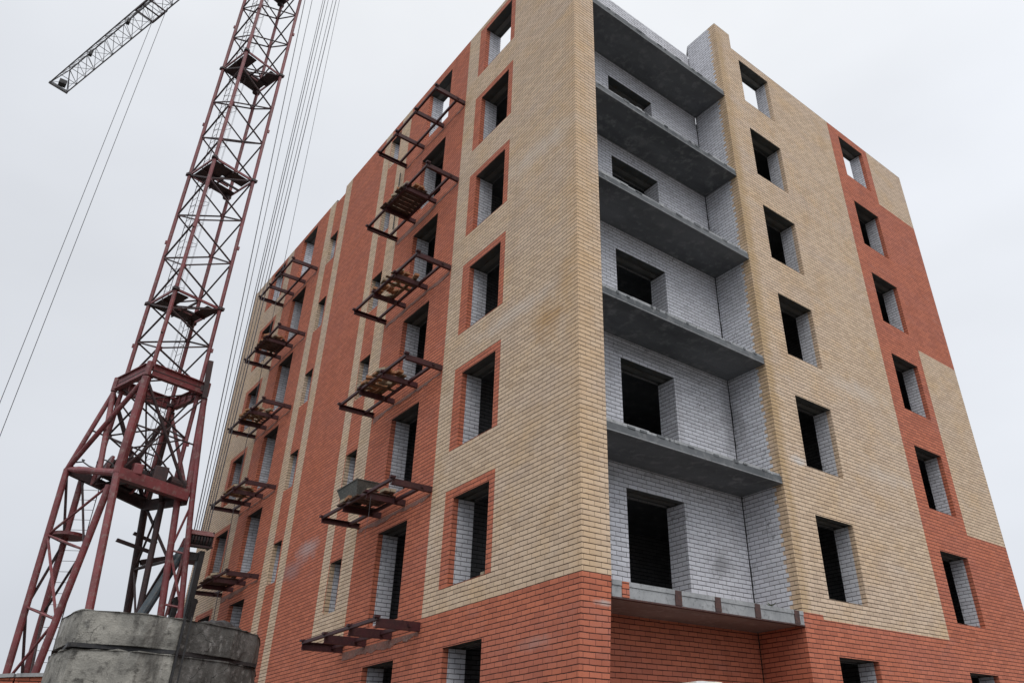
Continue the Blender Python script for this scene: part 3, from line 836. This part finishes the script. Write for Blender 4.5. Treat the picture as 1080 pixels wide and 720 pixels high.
# machinery platform at the node level
zq = 5.75
q = MB()
pl_pts = [nL + Vector((.05, .05, -.1)), nN + Vector((0, 0, .0)), nR + Vector((0, 0, 0)), nF]
for a, b_, wd, h, M in ((nN, nR, .26, .34, CRN), (nR + Vector((0, 0, -.1)), nF, .16, .34, CRD), (nF, nL, .14, .28, CRD)):
    q.beam(a, b_, wd, h, M)
q.tube(nL, mid(nL, nN, .22), .05, CRN, 12, r2=.11); q.tube(mid(nL, nN, .22), nN, .11, CRN, 12); q.beam(mid(nL, nF, .45), mid(nN, nR, .25), .10, .12, CRD)
q.beam(mid(nN, nR, .6), mid(nF, nR, .4), .10, .12, CRD)
mp_ = q.build("machinery_platform", crane, origin=(CX, CY, zq))
q = MB()
def lerp4(u, v, z): 
    p = mid(mid(nL, nN, u), mid(nF, nR, u), v); return Vector((p.x, p.y, p.z + z))
for (u0, u1, v0, v1) in ((.05, .22, .45, .9), (.8, .97, .75, .97)):
    q.poly([lerp4(u0, v0, .1), lerp4(u1, v0, .1), lerp4(u1, v1, .1), lerp4(u0, v1, .1)], CRD)
    q.poly([lerp4(u0, v0, .06), lerp4(u1, v0, .06), lerp4(u1, v1, .06), lerp4(u0, v1, .06)], CRD)
q.build("deck_plate", mp_)
q = MB(); a, b_ = lerp4(.2, .3, .45), lerp4(.2, .75, .45); q.tube(a, b_, .33, CRD, 18); q.tube(a, a + (b_ - a) * .06, .42, CRN, 18); q.tube(b_ - (b_ - a) * .06, b_, .42, CRN, 18)
q.build("winch_drum", mp_)
q = MB(); a, b_ = lerp4(.62, .28, .45), lerp4(.85, .28, .45); q.tube(a, b_, .25, CRD, 14)
for i in range(7):
    t = i / 7; q.tube(a + (b_ - a) * t, a + (b_ - a) * (t + .06), .275, CRD, 14)
q.tube(b_, b_ + (b_ - a) * .35, .09, CRN, 10)
q.build("winch_motor", mp_)
for u, v, r, l_ in ((.36, .45, .2, .5), (.52, .85, .26, .6), (.93, .85, .2, .5)):
    q = MB(); a = lerp4(u, v, .1 + r); dr = (nR - nN).normalized() * l_ / 2; q.tube(a - dr, a + dr, r, CRD, 14); q.tube(a + dr, a + dr * 1.25, r * 1.15, CRN, 14)
    q.tube(a + Vector((0, 0, r * .8)), a + Vector((.05, 0, r * 1.5)), .06, CRN, 8); q.build("brake_drum", mp_)
q = MB(); pts_ = [lerp4(u, .06 + .05 * math.sin(u * 20), .3 + .12 * math.sin(u * 13)) for u in [i / 16 for i in range(17)]]; q.path(pts_, .022, BLK, 5); q.build("power_cable", mp_)
q = MB()
for u, v, s, M in ((.5, .2, .16, CRN), (.9, .6, .26, CRD), (.45, .6, .24, CRD), (.98, .25, .17, CRN), (.75, .7, .22, CRD)):
    q = MB(); c = lerp4(u, v, .1 + s); q.box(c - Vector((s * 1.2, s * .8, s)), c + Vector((s * 1.2, s * .8, s)), M)
    q.build("gearbox", mp_, bevel=.03)
q = MB()
# cab of slats at the back of the ring: the vertical fin on the right corner of the upper ring
q.beam(cp(.8, 1.22, 9.15), cp(.8, 1.14, 10.55), .16, .12, CRD); q.beam(cp(.75, 1.2, 9.5), cp(.72, .95, 9.5), .12, .2, CRD)
q.build("corner_guide", pf_)

# mast head, turntable, counter jib and jib (jib seen from below, top left)
JZ = 40.0
q = MB(); q.tube(cp(0, 0, RZ[4] + .1), cp(0, 0, JZ - .2), 1.05, CRD, 20)
th = q.build("turntable", crane)
jd = Vector((-43.5 - CX, -10.8 - CY, 0)); JL = jd.length; jd.normalize(); js = Vector((-jd.y, jd.x, 0))
q = MB()
for k in range(4):
    a = math.pi / 4 + k * math.pi / 2
    q.beam(cp(.8 * math.cos(a), .8 * math.sin(a), JZ - .2), cp(.15 * math.cos(a), .15 * math.sin(a), JZ + 7), .1, .1, JIB)
q.build("mast_head", crane)
def jp(s, w_, z): return Vector((CX, CY, JZ + z)) + jd * s + js * w_
jh = 1.25; jw = .56
q = MB(); npan = 22; ps = (JL - 1.2) / npan
for i in range(npan + 1):
    s = 1.0 + i * ps
    q.tube(jp(s, -jw, 0), jp(s, jw, 0), .022, JIB, 5)
    for w_ in (-jw, jw):
        if i < npan:
            q.tube(jp(s, w_, 0), jp(s + ps / 2, 0, jh), .02, JIB, 5)
            q.tube(jp(s + ps / 2, 0, jh), jp(s + ps, w_, 0), .02, JIB, 5)
    if i < npan: q.tube(jp(s, -jw if i % 2 else jw, 0), jp(s + ps, jw if i % 2 else -jw, 0), .016, JIB, 5)
jb = q.build("jib", crane, origin=tuple(jp(1, 0, 0)))
for w_, z, r in ((-jw, 0, .042), (jw, 0, .042), (0, jh, .045)):
    q = MB(); q.tube(jp(.6, w_, z), jp(JL if z == 0 else JL - .8, w_, z), r, JIB, 8); q.build("jib_chord", jb)
q = MB(); q.beam(jp(JL, -jw - .05, 0), jp(JL, jw + .05, 0), .12, .16, JIB); q.tube(jp(JL - .8, 0, jh), jp(JL, -jw, 0), .035, JIB, 6); q.tube(jp(JL - .8, 0, jh), jp(JL, jw, 0), .035, JIB, 6)
c = jp(JL - .5, 0, .05); q.box(c - Vector((.22, .22, .1)), c + Vector((.22, .22, .25)), BLK)
q.build("jib_end_frame", jb)
q = MB()
for s in (JL - 3.6, JL - 8.2):      # sheave brackets under the top chord
    c = jp(s, 0, jh - .15); q.box(c - Vector((.18, .1, .16)), c + Vector((.18, .1, .12)), BLK)
q.tube(jp(2, -.42, .15), jp(JL - .4, -.42, .15), .014, ROPE, 4)
q.tube(jp(2, 0, jh + .22), jp(JL - 8.2, 0, jh + .25), .02, ROPE, 4)
q.build("rope_guide", jb)
TS = 14.8
q = MB()
for w_ in (-jw, jw): q.beam(jp(TS - .8, w_, -.12), jp(TS + .8, w_, -.12), .08, .14, CRD)
for s in (-.7, 0, .7): q.beam(jp(TS + s, -jw, -.16), jp(TS + s, jw, -.16), .07, .07, CRD)
q.build("trolley", crane)
r1, r2 = Vector((-33.02, -7.28, JZ - .1)), Vector((-31.73, -6.84, JZ - .1))
for r_ in (r1, r2):
    q = MB(); q.tube(r_, Vector((r_.x, r_.y, 1.2)), .016, ROPE, 5); q.build("hoist_rope", crane)
q = MB(); c = (r1 + r2) / 2
q.box((c.x - .8, c.y - .3, .6), (c.x + .8, c.y + .3, 1.2), CRN); q.tube((c.x, c.y, .6), (c.x, c.y, .2), .06, CRD, 8)
q.path([(c.x, c.y, .25), (c.x + .14, c.y, .1), (c.x + .1, c.y, -.06), (c.x - .08, c.y, -.08), (c.x - .14, c.y, .04)], .05, CRD, 8)
q.build("hook_block", crane)
q = MB()
for w_ in (-.6, .6):
    q.beam(jp(-.6, w_, 0), jp(-9, w_, 0), .1, .14, JIB)
for i in range(9): q.beam(jp(-.8 - i, -.6, 0), jp(-.8 - i, .6, 0), .06, .06, JIB)
for i in range(3):
    c = jp(-8.6 + i * .7, 0, -.6); q.box(c - Vector((.28, .5, .6)), c + Vector((.28, .5, .5)), CONC)
q.build("counter_jib", crane)
for e_ in (jp(JL - 8.2, 0, jh), jp(JL - 18, 0, jh), jp(-8.8, 0, .1)):
    q = MB(); q.tube(cp(0, 0, JZ + 7), e_, .025, ROPE, 5); q.build("tie_bar", crane)

# ropes that run down beside the mast to the sheave block at the base
SH = Vector((-17.87, -1.12, 4.62))
tops = [(-18.05, -2.03), (-18.0, -1.72), (-17.88, -1.25), (-17.86, -1.18), (-17.83, -1.05), (-17.78, -.86), (-17.75, -.73), (-17.72, -.61)]
for i, (x, y) in enumerate(tops):
    q = MB(); yb = SH.y - .24 + i * .068
    if i == 7: q.tube((x, y, 40.3), (-17.66, -.42, 7.5), .011, ROPE, 4); q.tube((-17.66, -.42, 7.5), (-17.58, -.11, GZ + .2), .011, ROPE, 4)
    else: q.tube((x + (x + 17.87) * .2, y + (y + 1.12) * .3, 40.3), (SH.x, yb, SH.z + .1), .015 if i % 3 else .019, ROPE, 4)
    q.build("stay_rope", crane)
# sheave block: cheek plates, grooved wheels, frame legs, guards and the stay pipe
q = MB()
c = SH
q.box(c + Vector((-.22, -.38, -.34)), c + Vector((.22, -.34, .16)), CRN)
q.box(c + Vector((-.22, .30, -.34)), c + Vector((.22, .34, .16)), CRD)
for i in range(7):     # curved red hood over the wheels
    t0, t1 = math.radians(20 + i * 20), math.radians(40 + i * 20)
    for yy0, yy1 in ((-.40, -.30), (-.30, .34)):
        q.hexa([c + Vector((r * math.cos(t), y, -.1 + r * math.sin(t))) for (t, r, y) in ((t0, .27, yy0), (t1, .27, yy0), (t1, .27, yy1), (t0, .27, yy1), (t0, .30, yy0), (t1, .30, yy0), (t1, .30, yy1), (t0, .30, yy1))], SHC)
q.box(c + Vector((.05, -.46, -.75)), c + Vector((.13, -.40, .12)), SHC)
q.beam(c + Vector((.2, -.42, -.2)), c + Vector((.2, -.52, -2.6)), .05, .1, SHC)
q.beam(c + Vector((-.1, -.36, -.1)), c + Vector((-.0, -.56, -.95)), .12, .20, CRN)
q.beam(c + Vector((.24, -.3, -.34)), c + Vector((.24, .36, -.34)), .05, .06, CRD)
sb = q.build("sheave_block", crane, origin=tuple(c))
q = MB()
for i in range(7):
    yy = -.28 + i * .088; q.tube(c + Vector((0, yy - .03, -.1)), c + Vector((0, yy + .03, -.1)), .25, CRD if i % 2 else BLK, 18)
q.build("sheave_wheel", sb)
q = MB(); q.tube(c + Vector((0, -.42, -.45)), c + Vector((.1, -1.35, -3.1)), .15, PIPE, 14); q.build("stay_pipe", sb)
q = MB(); q.beam(c + Vector((0, -.30, -.3)), c + Vector((-.05, -.42, -2.4)), .07, .12, CRN); q.beam(c + Vector((0, .12, -.45)), c + Vector((0, .10, -3.6)), .16, .28, BLK)
q.beam(c + Vector((0, -.35, -.62)), c + Vector((0, .2, -.62)), .1, .24, BLK)
q.build("frame_leg", sb)
for yy in (-.30, .2):
    q = MB(); q.beam(c + Vector((.1, yy, -2.0)), c + Vector((.1, yy - .05, -3.4)), .16, .22, BLK)
    q.tube(c + Vector((.02, yy, -2.0)), c + Vector((.18, yy, -2.0)), .11, BLK, 14)
    q.build("rubber_guard", sb)
# crane feet stand on a chassis behind the ballast
q = MB()
for a, b_ in (((-3.2, -3.0), (3.2, 3.0)), ((-3.2, 3.0), (3.2, -3.0))):
    q.beam(cp(a[0] * .8, a[1] * .8, GZ + .35), cp(b_[0] * .8, b_[1] * .8 if b_[1] < 0 else b_[1] * .8, GZ + .35), .4, .5, CRD)
q.build("chassis", crane)

# ------------------------------------------------------------------ concrete ballast stack, bottom left
def fromcam(x, y, K=1.3): return (CP.x + (x - CP.x) * K, CP.y + (y - CP.y) * K)
zt = -.35
pts = [(-4.75, -5.94), (-2.557, -6.078), (-2.655, -4.79), (-3.485, -3.435), (-5.2, -3.0), (-6.0, -4.6)]
bal = empty("concrete_ballast", (-4.1, -4.7, GZ),
            "weathered cracked concrete ballast block stack in front of the crane base", "concrete block")
cxy = Vector((-4.1, -4.7))
def rounded(P):
    """cast block plan: every straight side bows out a little and the corners are worn round"""
    out = []; n = len(P)
    for i in range(n):
        a, b_, c = P[i - 1], P[i], P[(i + 1) % n]
        r = .34 if i != 2 else .22
        p0, p1 = b_ + (a - b_).normalized() * r, b_ + (c - b_).normalized() * r
        out += [p0, p0 * .25 + b_ * .5 + p1 * .25, p1]
        e = P[(i + 1) % n] - p1; nn = Vector((e.y, -e.x)).normalized()
        m_ = p1 + e * .5
        if nn.dot(m_ - cxy) < 0: nn = -nn
        out.append(m_ + nn * .075)
    return out
def tier(z0, z1, grow, name, lab=None):
    q = MB(); P2 = rounded([cxy + (Vector(p) - cxy) * grow for p in pts]); n = len(P2)
    import math as _m
    for i in range(n):
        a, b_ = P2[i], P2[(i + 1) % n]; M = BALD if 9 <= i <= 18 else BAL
        # subdivided and roughened faces so that edges are chipped
        nx = max(1, int((b_ - a).length / .12)); nz = max(2, int((z1 - z0) / .12))
        nrm = Vector(((b_ - a).y, -(b_ - a).x)).normalized()
        if nrm.dot((a + b_) / 2 - cxy) < 0: nrm = -nrm
        def pt(u, v):
            p = a + (b_ - a) * (u / nx); z = z0 + (z1 - z0) * v / nz
            rn = random.Random(int(round(p.x * 977) * 31 + round(p.y * 977) * 17 + v * 7919))
            e = 0.
            if v in (0, nz): e = -.03 * rn.random()
            k = -.012 * rn.random() + e
            dirc = (p - cxy).normalized()
            dz = -.03 * rn.random() if v == nz else (.012 * rn.random() if v == 0 else 0)
            return Vector((p.x + dirc.x * k, p.y + dirc.y * k, z + dz))
        for u in range(nx):
            for v in range(nz):
                q.poly([pt(u, v), pt(u + 1, v), pt(u + 1, v + 1), pt(u, v + 1)], M, (nrm.x, nrm.y, 0))
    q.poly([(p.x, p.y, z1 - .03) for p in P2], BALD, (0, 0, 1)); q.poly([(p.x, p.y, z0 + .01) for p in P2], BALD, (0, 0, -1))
    o = q.build(name, bal)
    if lab: o["label"] = lab
h1 = .43
tier(zt - h1, zt, 1.0, "ballast_block"); tier(zt - h1 - .03 - 1.05, zt - h1 - .03, 1.012, "ballast_block"); tier(GZ, zt - h1 - 1.11, 1.02, "ballast_block")
q = MB()
P2 = [Vector(p) for p in pts]; n_ = len(P2)
for i in range(n_):     # dark packing in the joint
    a, b_ = cxy + (P2[i] - cxy) * .97, cxy + (P2[(i + 1) % n_] - cxy) * .97
    q.beam((a.x, a.y, zt - h1 - .015), (b_.x, b_.y, zt - h1 - .015), .06, .05, BLK)
q.build("joint_packing", bal)
q = MB(); e_ = P2[2] + (P2[2] - cxy).normalized() * .005
q.beam((e_.x, e_.y, zt - .01), (e_.x, e_.y, GZ), .03, .02, BLK, up=(1, .3, 0)); 
q.tube((e_.x + .03, e_.y + .08, zt + .0), (e_.x + .03, e_.y + .08, GZ), .012, BLK, 6)
q.build("corner_strap", bal)
# crumpled black sheeting on top
q = MB(); c0 = P2[2] + (P2[3] - P2[2]) * .62 + (cxy - P2[3]).normalized() * .22; rr = random.Random(3)
nx, ny = 14, 6
import math as mm
grid = [[None] * (ny + 1) for _ in range(nx + 1)]
dv = (P2[3] - P2[2]).normalized(); dn = Vector((-dv.y, dv.x))
for i in range(nx + 1):
    for j in range(ny + 1):
        p = c0 + dv * ((i / nx - .5) * .85) + dn * ((j / ny - .5) * .4)
        hgt = .10 * math.sin(math.pi * i / nx) ** .7 * math.sin(math.pi * j / ny) ** .6 * (.6 + .7 * rr.random())
        grid[i][j] = Vector((p.x, p.y, zt - .02 + hgt))
for i in range(nx):
    for j in range(ny): q.poly([grid[i][j], grid[i + 1][j], grid[i + 1][j + 1], grid[i][j + 1]], BLK, (0, 0, 1))
tag(q.build("plastic_sheet", origin=(c0.x, c0.y, zt)), "crumpled black plastic sheet lying on top of the concrete ballast", "plastic sheet")

# ------------------------------------------------------------------ low brick wall and wire fence, bottom left corner
q = MB()
wp = [(-6.4, -7.3), (-6.15, -6.6), (-5.95, -6.1), (-5.75, -5.3), (-5.6, -4.4)]
for (a, b_) in zip(wp[:-1], wp[1:]):
    i = wp.index(a); za = -.95 + .035 * i; zb2 = -.95 + .035 * (i + 1)
    for M, z0, z1a, z1b, th_ in ((RED, GZ, za, zb2, .38),):
        d = (Vector(b_) - Vector(a)).normalized(); s_ = Vector((-d.y, d.x)) * th_ / 2
        A, B = Vector(a), Vector(b_)
        q.hexa([(*(A - s_), z0), (*(B - s_), z0), (*(B + s_), z0), (*(A + s_), z0), (*(A - s_), z1a), (*(B - s_), z1b), (*(B + s_), z1b), (*(A + s_), z1a)], M)
lw = q.build("low_brick_wall", origin=(-6, -6, GZ)); tag(lw, "low weathered red brick wall at the foot of the crane legs", "wall")
q = MB()
for (a, b_) in zip(wp[:-1], wp[1:]):
    i = wp.index(a); q.beam((*a, -.92 + .035 * i), (*b_, -.92 + .035 * (i + 1)), .46, .05, CONCL)
q.build("coping", lw)
fe = empty("wire_fence", (-14, -6.5, GZ), "thin wire mesh fence behind the low brick wall", "fence")
q = MB()
A, B = Vector((-14.8, -10, 0)), Vector((-13.6, -3.6, 0))
zf0, zf1 = -1.6, -.02
for i in range(0, 10):
    z = zf0 + (zf1 - zf0) * i / 9; q.tube((A.x, A.y, z), (B.x, B.y, z), .006, ZINC, 4)
for i in range(0, 61):
    p = A + (B - A) * i / 60; q.tube((p.x, p.y, zf0), (p.x, p.y, zf1), .004, ZINC, 4)
q.build("mesh_panel", fe)
for i in range(4):
    q = MB(); p = A + (B - A) * i / 3; q.tube((p.x, p.y, GZ), (p.x, p.y, zf1 + .02), .03, ZINC, 8); q.build("fence_post", fe)

# ------------------------------------------------------------------ white sack heap below the balcony recess
q = MB(); rr = random.Random(5)
c = Vector((-.05, 2.45)); ztop = -1.07; nu, nv = 28, 14
def sk(u, v):
    a = 2 * math.pi * u / nu; t = v / nv
    r = (.0, 1)[0]
    rz = GZ + (ztop - GZ) * (1 - (1 - min(1, t * 1.15)) ** 2.0) if t < .87 else ztop
    sq = 1 / max(abs(math.cos(a)), abs(math.sin(a))) ** .75
    rad = .36 * sq * (1 - .06 * math.sin(5 * a + 3 * t)) * (1.0 if t < .75 else max(0, 1 - ((t - .75) / .25) ** 2.2))
    return Vector((c.x + rad * math.cos(a), c.y + rad * math.sin(a) * 1.0, GZ + (ztop - GZ) * min(1, t / .8) - (0 if t < .8 else .0)))
for u in range(nu):
    for v in range(nv): q.poly([sk(u, v), sk(u + 1, v), sk(u + 1, v + 1), sk(u, v + 1)], WHB)
sck = q.build("bulk_sack", origin=(c.x, c.y, GZ), smooth=True); tag(sck, "white woven bulk sack standing under the balcony recess", "sack")

q = MB(); q.box((-2.80, .02, .115 + .722), (-2.90, .09, .115 + .78), CBR)
tag(q.build("mortar_lump", origin=(-2.85, .05, .84)), "small yellowish lump on the sill of the lowest framed window near the corner", "mortar lump")
# weed on the lowest balcony
q = MB(); rr = random.Random(9); c = Vector((-.05, 4.62, SLB[0] + ST + .045))
for i in range(26):
    a = rr.uniform(0, 6.28); l = rr.uniform(.05, .16); d = Vector((math.cos(a) * .5, math.sin(a), rr.uniform(.2, .9))).normalized() * l
    s_ = d.cross(Vector((0, 0, 1))).normalized() * .014
    q.poly([c, c + d * .5 + s_, c + d, c + d * .5 - s_], LEAF)
tag(q.build("weed", origin=tuple(c)), "small green weed growing on the lowest balcony edge", "plant")
